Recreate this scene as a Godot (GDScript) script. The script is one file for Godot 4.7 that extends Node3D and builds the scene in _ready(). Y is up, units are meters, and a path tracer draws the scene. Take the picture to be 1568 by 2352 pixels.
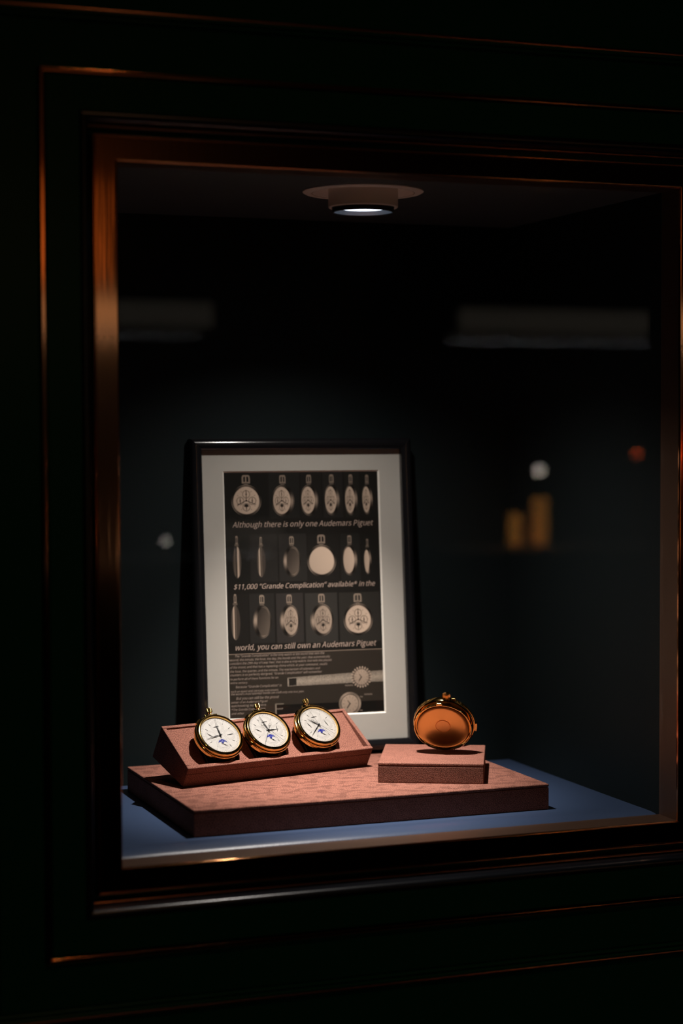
extends Node3D
# A lit display window in a dark lacquered wall: pocket watches on suede blocks before a framed advertisement.

const W := 0.60            # window opening, metres
const H := 0.6642
const RET := 0.039         # depth of the metal return before the niche begins
const D := 0.410           # back wall of the niche
const TOP := 0.028         # top of the large suede plinth
const WALL_Z := 0.025      # the lacquered wall stands proud of the metal frame

var M := {}                # materials
var used := {}             # names in use

func _ready() -> void:
	setup_view()
	make_materials()
	build_window_wall()
	build_niche()
	build_shop()
	build_plinth()
	build_block()
	build_tray()
	build_picture()
	build_watches()
	build_hunter_watch()
	build_downlight()

# ------------------------------------------------------------------ view, air, exposure
func setup_view() -> void:
	var cam := Camera3D.new()
	cam.name = "camera"
	add_child(cam)
	cam.position = Vector3(-0.4341, 0.4106, 1.7416)
	cam.rotation = Vector3(-0.0416, -0.3601, -0.0027)
	cam.fov = 30.118
	cam.near = 0.05
	cam.far = 60.0
	var at := CameraAttributesPhysical.new()
	at.frustum_focal_length = 12.0 / tan(deg_to_rad(30.118 / 2.0))
	at.frustum_focus_distance = 2.10
	at.exposure_aperture = at.frustum_focal_length / 25.0
	at.frustum_near = 0.05
	at.frustum_far = 60.0
	cam.attributes = at
	cam.current = true
	var we := WorldEnvironment.new()
	we.name = "environment"
	var e := Environment.new()
	e.background_mode = Environment.BG_COLOR
	e.background_color = Color(0, 0, 0)
	e.tonemap_mode = Environment.TONE_MAPPER_LINEAR
	e.tonemap_exposure = 1.0
	e.sdfgi_enabled = true
	e.ssao_enabled = true
	e.ssil_enabled = true
	we.environment = e
	add_child(we)

# ------------------------------------------------------------------ small helpers
func numbered(n: String) -> String:
	if not used.has(n):
		used[n] = 0
		return n
	used[n] += 1
	return "%s_%03d" % [n, used[n]]

func thing(called: String, label: String, category: String, group := "") -> Node3D:
	var o := Node3D.new()
	o.name = numbered(called)
	add_child(o)
	tag(o, label, category, group)
	return o

func tag(o: Node, label: String, category: String, group := "") -> void:
	o.set_meta("label", label)
	o.set_meta("category", category)
	if group:
		o.set_meta("group", group)

func setting(called: String, label := "") -> Node3D:
	var o := Node3D.new()
	o.name = numbered(called)
	add_child(o)
	o.set_meta("kind", "structure")
	if label:
		o.set_meta("label", label)
	return o

func put(st: SurfaceTool, called: String, m: Material, parent: Node) -> MeshInstance3D:
	var o := MeshInstance3D.new()
	o.name = called
	o.mesh = st.commit()
	o.material_override = m
	parent.add_child(o, true)
	return o

func newst() -> SurfaceTool:
	var st := SurfaceTool.new()
	st.begin(Mesh.PRIMITIVE_TRIANGLES)
	return st

func tri(st: SurfaceTool, a: Vector3, b: Vector3, c: Vector3, na: Vector3, nb: Vector3, nc: Vector3, ua := Vector2.ZERO, ub := Vector2.ZERO, uc := Vector2.ZERO) -> void:
	var g := (b - a).cross(c - a)
	if g.length_squared() < 1e-20:
		return
	var flip := g.dot(na + nb + nc) > 0.0
	var ps := [a, c, b] if flip else [a, b, c]
	var ns := [na, nc, nb] if flip else [na, nb, nc]
	var us := [ua, uc, ub] if flip else [ua, ub, uc]
	for i in 3:
		st.set_normal(ns[i])
		st.set_uv(us[i])
		st.add_vertex(ps[i])

func quad(st: SurfaceTool, a: Vector3, b: Vector3, c: Vector3, d: Vector3, n: Vector3) -> void:
	tri(st, a, b, c, n, n, n, Vector2(0, 1), Vector2(1, 1), Vector2(1, 0))
	tri(st, a, c, d, n, n, n, Vector2(0, 1), Vector2(1, 0), Vector2(0, 0))

# A convex polygon (counter-clockwise in u, v) pushed along w, all its edges rounded by r.
func rprism(st: SurfaceTool, poly: Array, o: Vector3, u: Vector3, v: Vector3, w: Vector3, length: float, r: float, k := 4) -> void:
	var n := poly.size()
	var dirs := []
	var base := []
	var enorm := []
	for i in n:
		var e: Vector2 = (poly[(i + 1) % n] - poly[i]).normalized()
		enorm.append(Vector2(e.y, -e.x))
	for i in n:
		var n0: Vector2 = enorm[(i + n - 1) % n]
		var n1: Vector2 = enorm[i]
		var q: Vector2 = poly[i] - (n0 + n1) * (r / (1.0 + n0.dot(n1)))
		var a0 := n0.angle()
		var da := wrapf(n1.angle() - a0, -PI, PI)
		for j in k + 1:
			dirs.append(Vector2.from_angle(a0 + da * j / float(k)))
			base.append(q)
	var rings := []
	for j in k + 1:
		var t := PI * 0.5 * j / k
		rings.append([r * (1.0 - cos(t)), sin(t), -cos(t)])
	for j in k + 1:
		var t := PI * 0.5 * (1.0 - float(j) / k)
		rings.append([length - r * (1.0 - cos(t)), sin(t), cos(t)])
	var c := dirs.size()
	for ri in rings.size() - 1:
		var A: Array = rings[ri]
		var B: Array = rings[ri + 1]
		for i in c:
			var i2 := (i + 1) % c
			var pts := []
			var nrm := []
			for pair in [[A, i], [A, i2], [B, i2], [B, i]]:
				var R: Array = pair[0]
				var dd: Vector2 = dirs[pair[1]]
				var b2: Vector2 = base[pair[1]] + dd * (r * float(R[1]))
				pts.append(o + u * b2.x + v * b2.y + w * float(R[0]))
				nrm.append(((u * dd.x + v * dd.y) * float(R[1]) + w * float(R[2])).normalized())
			tri(st, pts[0], pts[1], pts[2], nrm[0], nrm[1], nrm[2])
			tri(st, pts[0], pts[2], pts[3], nrm[0], nrm[2], nrm[3])
	for e in 2:
		var ww := w * (0.0 if e == 0 else length)
		var nn := w * (-1.0 if e == 0 else 1.0)
		var pts := []
		for i in n:
			var b2: Vector2 = base[i * (k + 1)]
			pts.append(o + u * b2.x + v * b2.y + ww)
		for i in range(1, n - 1):
			tri(st, pts[0], pts[i], pts[i + 1], nn, nn, nn)

# A box from corner lo to corner hi with rounded edges.
func rbox(st: SurfaceTool, lo: Vector3, hi: Vector3, r: float, k := 3) -> void:
	var s := hi - lo
	rprism(st, [Vector2(0, 0), Vector2(s.x, 0), Vector2(s.x, s.y), Vector2(0, s.y)], lo, Vector3.RIGHT, Vector3.UP, Vector3.BACK, s.z, r, k)

func sbox(st: SurfaceTool, lo: Vector3, hi: Vector3) -> void:
	rbox(st, lo, hi, 0.0004, 1)

# Keeps the long flats of a profile flat: points close to both their ends take up the rounding.
func support(p: Array) -> Array:
	var out := [p[0]]
	for i in p.size() - 1:
		var a: Vector2 = p[i]
		var b: Vector2 = p[i + 1]
		if a.distance_to(b) > 0.0028:
			var t := (b - a).normalized() * 0.0004
			out.append(a + t)
			out.append(b - t)
		out.append(b)
	return out

func prof_normals(p: Array, crease: float) -> Array:
	# for each segment: normal at its start and at its end; smooth where the bend is small
	var sn := []
	for i in p.size() - 1:
		var t: Vector2 = (p[i + 1] - p[i]).normalized()
		sn.append(Vector2(-t.y, t.x))
	var out := []
	for i in sn.size():
		var a: Vector2 = sn[i]
		var b: Vector2 = sn[i]
		if i > 0 and sn[i - 1].dot(sn[i]) > crease:
			a = (sn[i - 1] + sn[i]).normalized()
		if i < sn.size() - 1 and sn[i + 1].dot(sn[i]) > crease:
			b = (sn[i + 1] + sn[i]).normalized()
		out.append([a, b])
	return out

# Turn a profile of (radius, height), running from the axis below, outwards and up, about the y axis.
func lathe(st: SurfaceTool, p: Array, segs := 96, o := Vector3.ZERO, a0 := 0.0, a1 := TAU, flute := 0.0, flutes := 0) -> void:
	var nn := prof_normals(p, 0.80)
	var n := p.size()
	for s in segs:
		var t0 := a0 + (a1 - a0) * s / segs
		var t1 := a0 + (a1 - a0) * (s + 1) / segs
		var d0 := Vector3(cos(t0), 0, sin(t0))
		var d1 := Vector3(cos(t1), 0, sin(t1))
		var k0 := 1.0
		var k1 := 1.0
		if flutes > 0:
			k0 = 1.0 - flute * absf(sin(t0 * flutes * 0.5))
			k1 = 1.0 - flute * absf(sin(t1 * flutes * 0.5))
		for i in n - 1:
			var A: Vector2 = p[i]
			var B: Vector2 = p[i + 1]
			var na: Vector2 = -nn[i][0]
			var nb: Vector2 = -nn[i][1]
			var p00 := o + d0 * (A.x * k0) + Vector3.UP * A.y
			var p01 := o + d0 * (B.x * k0) + Vector3.UP * B.y
			var p10 := o + d1 * (A.x * k1) + Vector3.UP * A.y
			var p11 := o + d1 * (B.x * k1) + Vector3.UP * B.y
			var n00 := d0 * na.x + Vector3.UP * na.y
			var n01 := d0 * nb.x + Vector3.UP * nb.y
			var n10 := d1 * na.x + Vector3.UP * na.y
			var n11 := d1 * nb.x + Vector3.UP * nb.y
			if flutes > 0 and absf(B.y - A.y) > 1e-5:
				var f := (p10 - p00).cross(Vector3.UP).normalized()
				if f.dot(d0) < 0:
					f = -f
				n00 = f; n01 = f; n10 = f; n11 = f
			tri(st, p00, p01, p11, n00, n01, n11)
			tri(st, p00, p11, p10, n00, n11, n10)

# Part of a ring: radius r0..r1, height y0..y1, clock angles in degrees (12 o'clock = 0, towards -z).
func arc_block(st: SurfaceTool, r0: float, r1: float, y0: float, y1: float, c0: float, c1: float, segs := 16) -> void:
	for s in segs:
		var q := []
		for f in [0, 1]:
			var t := deg_to_rad(lerpf(c0, c1, float(s + f) / segs))
			q.append(Vector3(sin(t), 0, -cos(t)))
		var u0 := Vector3.UP * y0
		var u1 := Vector3.UP * y1
		for part in [[r1, y0, r1, y1], [r0, y1, r1, y1], [r0, y0, r1, y0]]:
			var a: Vector3 = q[0] * part[0] + Vector3.UP * part[1]
			var b: Vector3 = q[1] * part[0] + Vector3.UP * part[1]
			var c: Vector3 = q[1] * part[2] + Vector3.UP * part[3]
			var d: Vector3 = q[0] * part[2] + Vector3.UP * part[3]
			if part[1] == y0 and part[3] == y1:
				tri(st, a, b, c, q[0], q[1], q[1])
				tri(st, a, c, d, q[0], q[1], q[0])
			else:
				quad(st, a, b, c, d, Vector3.UP if part[1] == y1 else Vector3.DOWN)
		for e in [0, 1]:
			if (e == 0 and s == 0) or (e == 1 and s == segs - 1):
				var g: Vector3 = q[e]
				var side := g.cross(Vector3.UP) * (1.0 if e == 0 else -1.0)
				if side.dot(q[1 - e] - q[e]) > 0:
					side = -side
				quad(st, g * r0 + u0, g * r1 + u0, g * r1 + u1, g * r0 + u1, side)

# Four mitred rails round a rectangle in the xy plane; profile points are (distance outwards, z).
func rails(parent: Node, called: String, p: Array, x0: float, y0: float, x1: float, y1: float, m: Material, crease := 0.75, xf := Transform3D.IDENTITY) -> void:
	p = support(p)
	var nn := prof_normals(p, crease)
	var cs := [Vector2(x0, y0), Vector2(x1, y0), Vector2(x1, y1), Vector2(x0, y1)]
	var dg := [Vector2(-1, -1), Vector2(1, -1), Vector2(1, 1), Vector2(-1, 1)]
	var sd := [Vector2(0, -1), Vector2(1, 0), Vector2(0, 1), Vector2(-1, 0)]
	for s in 4:
		var st := newst()
		var s2 := (s + 1) % 4
		for i in p.size() - 1:
			var q := []
			for e in [[s, p[i]], [s2, p[i]], [s2, p[i + 1]], [s, p[i + 1]]]:
				var c: Vector2 = cs[e[0]] + dg[e[0]] * e[1].x
				q.append(xf * Vector3(c.x, c.y, e[1].y))
			var na: Vector2 = nn[i][0]
			var nb: Vector2 = nn[i][1]
			var A := xf.basis * Vector3(sd[s].x * na.x, sd[s].y * na.x, na.y)
			var B := xf.basis * Vector3(sd[s].x * nb.x, sd[s].y * nb.x, nb.y)
			tri(st, q[0], q[1], q[2], A, A, B)
			tri(st, q[0], q[2], q[3], A, B, B)
		put(st, called, m, parent)

func arc_ellipse(c: Vector2, ra: float, rb: float, a0: float, a1: float, k: int) -> Array:
	var out := []
	for i in k + 1:
		var a := deg_to_rad(lerpf(a0, a1, float(i) / k))
		out.append(c + Vector2(cos(a) * ra, sin(a) * rb))
	return out

# A profile of (z, y) drawn along x towards a second one, open below.
func extrude_x(st: SurfaceTool, p: Array, x0: float, x1: float, p1: Array) -> void:
	var n0 := prof_normals(p, 0.7)
	var n1 := prof_normals(p1, 0.7)
	for i in p.size() - 1:
		var q := [Vector3(x0, p[i].y, p[i].x), Vector3(x1, p1[i].y, p1[i].x), Vector3(x1, p1[i + 1].y, p1[i + 1].x), Vector3(x0, p[i + 1].y, p[i + 1].x)]
		var n := []
		for v in [n0[i][0], n1[i][0], n1[i][1], n0[i][1]]:
			n.append(Vector3(0, v.y, v.x))
		tri(st, q[0], q[1], q[2], n[0], n[1], n[2])
		tri(st, q[0], q[2], q[3], n[0], n[2], n[3])

func arc2(c: Vector2, r: float, a0: float, a1: float, k: int) -> Array:
	var out := []
	for i in k + 1:
		out.append(c + Vector2.from_angle(deg_to_rad(lerpf(a0, a1, float(i) / k))) * r)
	return out

func tube(st: SurfaceTool, a: Vector3, b: Vector3, r: float, segs := 16) -> void:
	var w := (b - a).normalized()
	var u := w.cross(Vector3(0.31, 0.77, 0.55)).normalized()
	var v := w.cross(u)
	for s in segs:
		var d0 := u * cos(TAU * s / segs) + v * sin(TAU * s / segs)
		var d1 := u * cos(TAU * (s + 1) / segs) + v * sin(TAU * (s + 1) / segs)
		tri(st, a + d0 * r, a + d1 * r, b + d1 * r, d0, d1, d1)
		tri(st, a + d0 * r, b + d1 * r, b + d0 * r, d0, d1, d0)
		tri(st, a, a + d0 * r, a + d1 * r, -w, -w, -w)
		tri(st, b, b + d0 * r, b + d1 * r, w, w, w)

# ------------------------------------------------------------------ materials
func mat(called: String, c: Color, rough: float, metal := 0.0) -> StandardMaterial3D:
	var m := StandardMaterial3D.new()
	m.resource_name = called
	m.albedo_color = c
	m.roughness = rough
	m.metallic = metal
	M[called] = m
	return m

func lin(r: float, g: float, b: float) -> Color:
	return Color(r, g, b).linear_to_srgb()

func noise_image(seed_: int, freq: float, size: int, octaves := 4) -> Image:
	var f := FastNoiseLite.new()
	f.seed = seed_
	f.noise_type = FastNoiseLite.TYPE_SIMPLEX_SMOOTH
	f.frequency = freq
	f.fractal_octaves = octaves
	return f.get_seamless_image(size, size)

func make_materials() -> void:
	var size := 640
	var patch := noise_image(11, 0.010, size, 3)
	var grain := noise_image(23, 0.17, size, 2)
	var alb := Image.create(size, size, false, Image.FORMAT_RGB8)
	var nap := Image.create(size, size, false, Image.FORMAT_RGB8)
	var hgt := Image.create(size, size, false, Image.FORMAT_L8)
	for y in size:
		for x in size:
			var p := patch.get_pixel(x, y).r
			var g := smoothstep(0.28, 0.72, grain.get_pixel(x, y).r)
			var k := clampf(0.74 + 0.04 * smoothstep(0.40, 0.60, p) + 0.50 * (g - 0.5), 0.25, 1.0)
			alb.set_pixel(x, y, Color(k, k * lerpf(0.96, 1.0, k), k * lerpf(0.95, 1.0, k)))
			# brushed nap: darker strokes here and there
			var k2 := clampf(k + 0.02 - 0.09 * smoothstep(0.52, 0.32, p), 0.2, 1.0)
			nap.set_pixel(x, y, Color(k2, k2 * lerpf(0.96, 1.0, k2), k2 * lerpf(0.95, 1.0, k2)))
			hgt.set_pixel(x, y, Color(g, g, g))
	var s := mat("brown_suede", lin(0.315, 0.136, 0.100), 0.95)
	s.albedo_texture = ImageTexture.create_from_image(alb)
	s.heightmap_enabled = true
	s.heightmap_texture = ImageTexture.create_from_image(hgt)
	s.heightmap_scale = 0.011
	s.uv1_triplanar = true
	s.uv1_scale = Vector3.ONE * 9.0
	s.rim_enabled = true
	s.rim = 0.10
	s.rim_tint = 0.9
	s.metallic_specular = 0.2

	var s2: StandardMaterial3D = s.duplicate()
	s2.resource_name = "brushed_suede"
	s2.albedo_texture = ImageTexture.create_from_image(nap)
	s2.uv1_scale = Vector3(7.0, 9.0, 11.0)
	M["brushed_suede"] = s2

	# leather-like lining of the niche
	var lg := noise_image(5, 0.12, 512, 3)
	var lh := ImageTexture.create_from_image(lg)
	var f := mat("blue_grey_leather", lin(0.033, 0.054, 0.108), 0.34)
	f.heightmap_enabled = true
	f.heightmap_texture = lh
	f.heightmap_scale = 0.008
	f.uv1_triplanar = true
	f.uv1_scale = Vector3.ONE * 8.0
	var wl := mat("dark_lining", lin(0.0085, 0.0125, 0.0135), 0.5)
	wl.metallic_specular = 0.2
	wl.heightmap_enabled = true
	wl.heightmap_texture = lh
	wl.heightmap_scale = 0.006
	wl.uv1_triplanar = true
	wl.uv1_scale = Vector3.ONE * 5.0
	mat("ceiling_lining", lin(0.040, 0.050, 0.055), 0.6)

	# lacquer and metal of the shopfront
	var la := mat("green_black_lacquer", lin(0.0060, 0.0800, 0.0400), 0.25)
	la.metallic_specular = 0.22
	la.heightmap_enabled = true
	la.heightmap_texture = lh
	la.heightmap_scale = 0.004
	la.uv1_triplanar = true
	la.uv1_scale = Vector3.ONE * 2.0
	mat("black_lacquer_bead", lin(0.004, 0.0055, 0.008), 0.26)
	var br := noise_image(77, 0.02, 512, 3)
	var bi := Image.create(512, 512, false, Image.FORMAT_L8)
	for y in 512:
		for x in 512:
			var v := br.get_pixel((x * 7) % 512, (y / 6) % 512).r
			bi.set_pixel(x, y, Color(v, v, v))
	var co := mat("copper_bronze", lin(0.80, 0.33, 0.14), 0.075, 1.0)
	co.uv1_triplanar = true
	co.uv1_scale = Vector3.ONE * 4.0
	co.heightmap_enabled = true
	co.heightmap_texture = ImageTexture.create_from_image(bi)
	co.heightmap_scale = 0.003
	var sb := mat("satin_bronze", lin(0.12, 0.066, 0.042), 0.40, 0.6)
	sb.uv1_triplanar = true
	sb.uv1_scale = Vector3.ONE * 6.0
	sb.heightmap_enabled = true
	sb.heightmap_texture = lh
	sb.heightmap_scale = 0.004
	mat("aged_bronze", lin(0.34, 0.155, 0.085), 0.20, 1.0)

	var gl := mat("clear_glass", Color(0, 0, 0, 0.01), 0.0)
	gl.metallic_specular = 0.24
	gl.transparency = BaseMaterial3D.TRANSPARENCY_ALPHA
	var cr := mat("watch_crystal", Color(0, 0, 0, 0.01), 0.0)
	cr.transparency = BaseMaterial3D.TRANSPARENCY_ALPHA

	# watches
	mat("polished_gold", lin(0.93, 0.60, 0.20), 0.07, 1.0)
	mat("satin_gold", lin(0.90, 0.52, 0.17), 0.24, 1.0)
	mat("engraved_gold", lin(0.90, 0.50, 0.18), 0.38, 1.0)
	mat("black_steel", lin(0.012, 0.012, 0.014), 0.25, 0.3)
	mat("black_acrylic", lin(0.006, 0.006, 0.007), 0.12)
	var dial := mat("ivory_dial", Color(1, 1, 1), 0.38)
	dial.albedo_texture = ImageTexture.create_from_image(dial_image())
	var moon := mat("blue_moon_disc", Color(1, 1, 1), 0.25)
	moon.albedo_texture = ImageTexture.create_from_image(moon_image())

	# picture
	mat("black_frame_lacquer", lin(0.006, 0.006, 0.007), 0.16)
	mat("grey_mat_board", lin(0.36, 0.345, 0.315), 0.85)
	M.grey_mat_board.metallic_specular = 0.2
	mat("white_bevel", lin(0.72, 0.69, 0.63), 0.8)
	var pr := mat("printed_page", Color(1, 1, 1), 0.7)
	pr.metallic_specular = 0.15
	pr.albedo_texture = ImageTexture.create_from_image(page_image())
	mat("pale_print_ink", lin(0.34, 0.26, 0.215), 0.7)
	mat("grey_print_ink", lin(0.26, 0.205, 0.17), 0.7)
	for ink in [M.pale_print_ink, M.grey_print_ink]:
		ink.metallic_specular = 0.15

	# lamp
	mat("beige_enamel", lin(0.93, 0.82, 0.72), 0.45)
	mat("black_baffle", lin(0.01, 0.01, 0.012), 0.5)
	var rf := mat("dimpled_reflector", lin(0.55, 0.62, 0.70), 0.35, 0.9)
	rf.heightmap_enabled = true
	rf.heightmap_texture = ImageTexture.create_from_image(grain)
	rf.heightmap_scale = 0.05
	rf.uv1_triplanar = true
	rf.uv1_scale = Vector3.ONE * 14.0
	var le := mat("lamp_lens", Color(0.9, 0.95, 1.0), 0.3)
	le.emission_enabled = true
	le.emission = Color(0.88, 0.93, 1.0)
	le.emission_energy_multiplier = 4.0

	# shop behind the camera
	mat("shop_plaster", lin(0.02, 0.02, 0.02), 0.8)
	mat("shop_floor_stone", lin(0.02, 0.018, 0.016), 0.35)
	mat("warm_veneer", lin(0.34, 0.22, 0.12), 0.5)
	mat("cabinet_lacquer", lin(0.008, 0.010, 0.010), 0.35)
	mat("gold_stand", lin(0.75, 0.42, 0.10), 0.35, 1.0)
	mat("pale_shelf", lin(0.22, 0.24, 0.26), 0.5)
	var ls := mat("light_strip_diffuser", Color(0.9, 0.9, 0.86), 0.5)
	ls.emission_enabled = true
	ls.emission = Color(1.0, 0.95, 0.86)
	ls.emission_energy_multiplier = 0.30
	var sp := mat("small_lamp_glass", Color(1, 1, 1), 0.3)
	sp.emission_enabled = true
	sp.emission = Color(1.0, 0.95, 0.9)
	sp.emission_energy_multiplier = 18.0
	var ai := mat("aisle_lamp_lens", Color(1, 0.9, 0.8), 0.4)
	ai.emission_enabled = true
	ai.emission = Color(1.0, 0.74, 0.52)
	ai.emission_energy_multiplier = 2.0
	var aj := mat("amber_jar_glass", Color(1, 0.65, 0.3), 0.3)
	aj.emission_enabled = true
	aj.emission = lin(1.0, 0.42, 0.07)
	aj.emission_energy_multiplier = 3.5
	var ol := mat("amber_lamp_glass", Color(1, 0.6, 0.3), 0.3)
	ol.emission_enabled = true
	ol.emission = Color(1.0, 0.38, 0.16)
	ol.emission_energy_multiplier = 14.0

# ------------------------------------------------------------------ wall round the window
func build_window_wall() -> void:
	var wf := setting("wall_front", "dark green lacquered wall round the display window")
	# flat field of the wall outside the outer moulding
	var o := 0.1305
	var zf := 0.019
	for b in [[-2.6, -1.15, -o, 1.9], [W + o, -1.15, 3.2, 1.9], [-o, H + o, W + o, 1.9], [-o, -1.15, W + o, -o]]:
		var st := newst()
		sbox(st, Vector3(b[0], b[1], -0.06), Vector3(b[2], b[3], zf))
		put(st, "field_panel", M.green_black_lacquer, wf)
	# outer moulding
	var t1 := setting("trim_1", "outer lacquered moulding of the window wall")
	rails(t1, "rail", [Vector2(0.1215, 0.0195), Vector2(0.1225, 0.0195)] + arc2(Vector2(0.1245, 0.0215), 0.0020, 180, 0, 8) + [Vector2(0.1270, 0.0205)] + arc2(Vector2(0.1290, 0.0225), 0.0021, 190, 0, 8) + [Vector2(0.1312, 0.0185)], 0, 0, W, H, M.green_black_lacquer)
	var t1b := setting("trim_2", "thin bronze inlay of the outer moulding")
	rails(t1b, "inlay", arc2(Vector2(0.1324, 0.0200), 0.0026, 180, 0, 8), 0, 0, W, H, M.aged_bronze)
	# outer flat strip
	var t2 := setting("trim_3", "outer flat lacquered strip round the window")
	rails(t2, "strip", [Vector2(0.0785, 0.015), Vector2(0.0785, 0.0205), Vector2(0.0800, 0.0215), Vector2(0.1205, 0.0215), Vector2(0.1218, 0.0190)], 0, 0, W, H, M.green_black_lacquer, 0.6)
	# bronze bead between the strips
	var t3 := setting("trim_4", "thin bronze bead between the lacquered strips")
	rails(t3, "bead", [Vector2(0.0732, 0.014), Vector2(0.0736, 0.0240)] + arc2(Vector2(0.0744, 0.0244), 0.0008, 180, 90, 3) + arc2(Vector2(0.0772, 0.0244), 0.0008, 90, 0, 3) + [Vector2(0.0784, 0.014)], 0, 0, W, H, M.copper_bronze)
	# inner flat strip with its rounded inner edge
	var t4 := setting("trim_5", "inner flat lacquered strip round the window")
	rails(t4, "strip", [Vector2(0.0404, 0.0215), Vector2(0.0412, 0.0230), Vector2(0.0712, 0.0230), Vector2(0.0724, 0.0218), Vector2(0.0728, 0.014)], 0, 0, W, H, M.green_black_lacquer, 0.7)
	var t8 := setting("trim_8", "glossy black rounded bead inside the lacquered strips")
	rails(t8, "bead", [Vector2(0.0323, -0.006), Vector2(0.0323, 0.0195)] + arc2(Vector2(0.0371, 0.0195), 0.0048, 180, 45, 14) + [Vector2(0.0405, 0.0215)], 0, 0, W, H, M.black_lacquer_bead, 0.7)
	var t5 := setting("trim_6", "thin bronze edge inside the rounded lacquered edge")
	rails(t5, "edge", [Vector2(0.0292, -0.016), Vector2(0.0292, 0.0030)] + arc2(Vector2(0.0307, 0.0030), 0.0015, 180, 0, 6), 0, 0, W, H, M.aged_bronze)
	# dark groove round the metal frame
	var t6 := setting("trim_7", "lacquered groove round the metal window frame")
	rails(t6, "groove", [Vector2(0.0240, 0.0), Vector2(0.0240, -0.016), Vector2(0.0326, -0.016), Vector2(0.0326, -0.004)], 0, 0, W, H, M.green_black_lacquer, 0.9)
	# the window: bronze frame and pane
	var wn := setting("window_1", "display window with polished copper frame")
	rails(wn, "frame_rail", [Vector2(0.0, -0.0030), Vector2(0.0, -0.0012)] + arc2(Vector2(0.0012, -0.0012), 0.0012, 180, 90, 4) + [Vector2(0.0212, 0.0), Vector2(0.0216, 0.0006)] + arc2(Vector2(0.0230, 0.0006), 0.0013, 180, 0, 6) + [Vector2(0.0243, -0.003)], 0, 0, W, H, M.copper_bronze, 0.7)
	rails(wn, "return_rail", [Vector2(0.0, -RET), Vector2(0.0, -0.0032), Vector2(0.0008, -0.0030)], 0, 0, W, H, M.satin_bronze, 0.9)
	var st := newst()
	sbox(st, Vector3(0.0004, 0.0004, -0.0355), Vector3(W - 0.0004, H - 0.0004, -0.0315))
	put(st, "glass_pane", M.clear_glass, wn)

# ------------------------------------------------------------------ the niche
func build_niche() -> void:
	var st := newst()
	sbox(st, Vector3(-0.02, -0.04, -D - 0.02), Vector3(W + 0.02, H + 0.04, -D))
	put_structure(st, "wall_back", M.dark_lining, "dark lined back wall of the display niche")
	st = newst()
	sbox(st, Vector3(-0.02, -0.04, -D), Vector3(0.0, H + 0.04, -RET))
	put_structure(st, "wall_left", M.dark_lining, "dark lined left side of the display niche")
	st = newst()
	sbox(st, Vector3(W, -0.04, -D), Vector3(W + 0.02, H + 0.04, -RET))
	put_structure(st, "wall_right", M.dark_lining, "dark lined right side of the display niche")
	st = newst()
	# a flat pad whose front edge swells into a soft roll, flatter towards the far corner
	var sections := []
	for q in [[0.0, 0.75], [0.05, 1.0], [0.20, 1.0], [0.38, 0.95], [0.46, 0.6], [0.54, 0.25], [W, 0.04]]:
		var crest: float = 0.0046 * q[1]
		var prof := [Vector2(-D, -0.03), Vector2(-D, 0.0), Vector2(-0.100, 0.0)]
		for k in range(1, 11):
			prof.append(Vector2(lerpf(-0.100, -0.064, k / 10.0), crest * smoothstep(0.0, 1.0, k / 10.0)))
		prof += arc_ellipse(Vector2(-0.0640, -0.0030), 0.0235, 0.0030 + crest, 88, 0, 18)
		prof.append(Vector2(-0.0405, -0.03))
		sections.append([q[0], prof])
	for k in sections.size() - 1:
		extrude_x(st, sections[k][1], sections[k][0], sections[k + 1][0], sections[k + 1][1])
	put_structure(st, "floor", M.blue_grey_leather, "blue grey leather pad on the floor of the display niche")
	# ceiling with a round hole for the lamp
	var c := CSGCombiner3D.new()
	c.name = "ceiling"
	add_child(c)
	c.set_meta("kind", "structure")
	c.set_meta("label", "dark ceiling of the display niche with a recessed lamp")
	var b := CSGBox3D.new()
	b.name = "ceiling_panel"
	b.size = Vector3(W, 0.06, D - RET)
	b.position = Vector3(W / 2, H + 0.03, -(D + RET) / 2)
	b.material = M.ceiling_lining
	c.add_child(b)
	var h := CSGCylinder3D.new()
	h.name = "lamp_hole"
	h.operation = CSGShape3D.OPERATION_SUBTRACTION
	h.radius = 0.0560
	h.height = 0.05
	h.sides = 72
	h.position = Vector3(LAMP.x, H + 0.015, LAMP.z)
	h.material = M.black_baffle
	c.add_child(h)

func put_structure(st: SurfaceTool, called: String, m: Material, label: String) -> MeshInstance3D:
	var o := put(st, numbered(called), m, self)
	o.set_meta("kind", "structure")
	o.set_meta("label", label)
	return o

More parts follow.
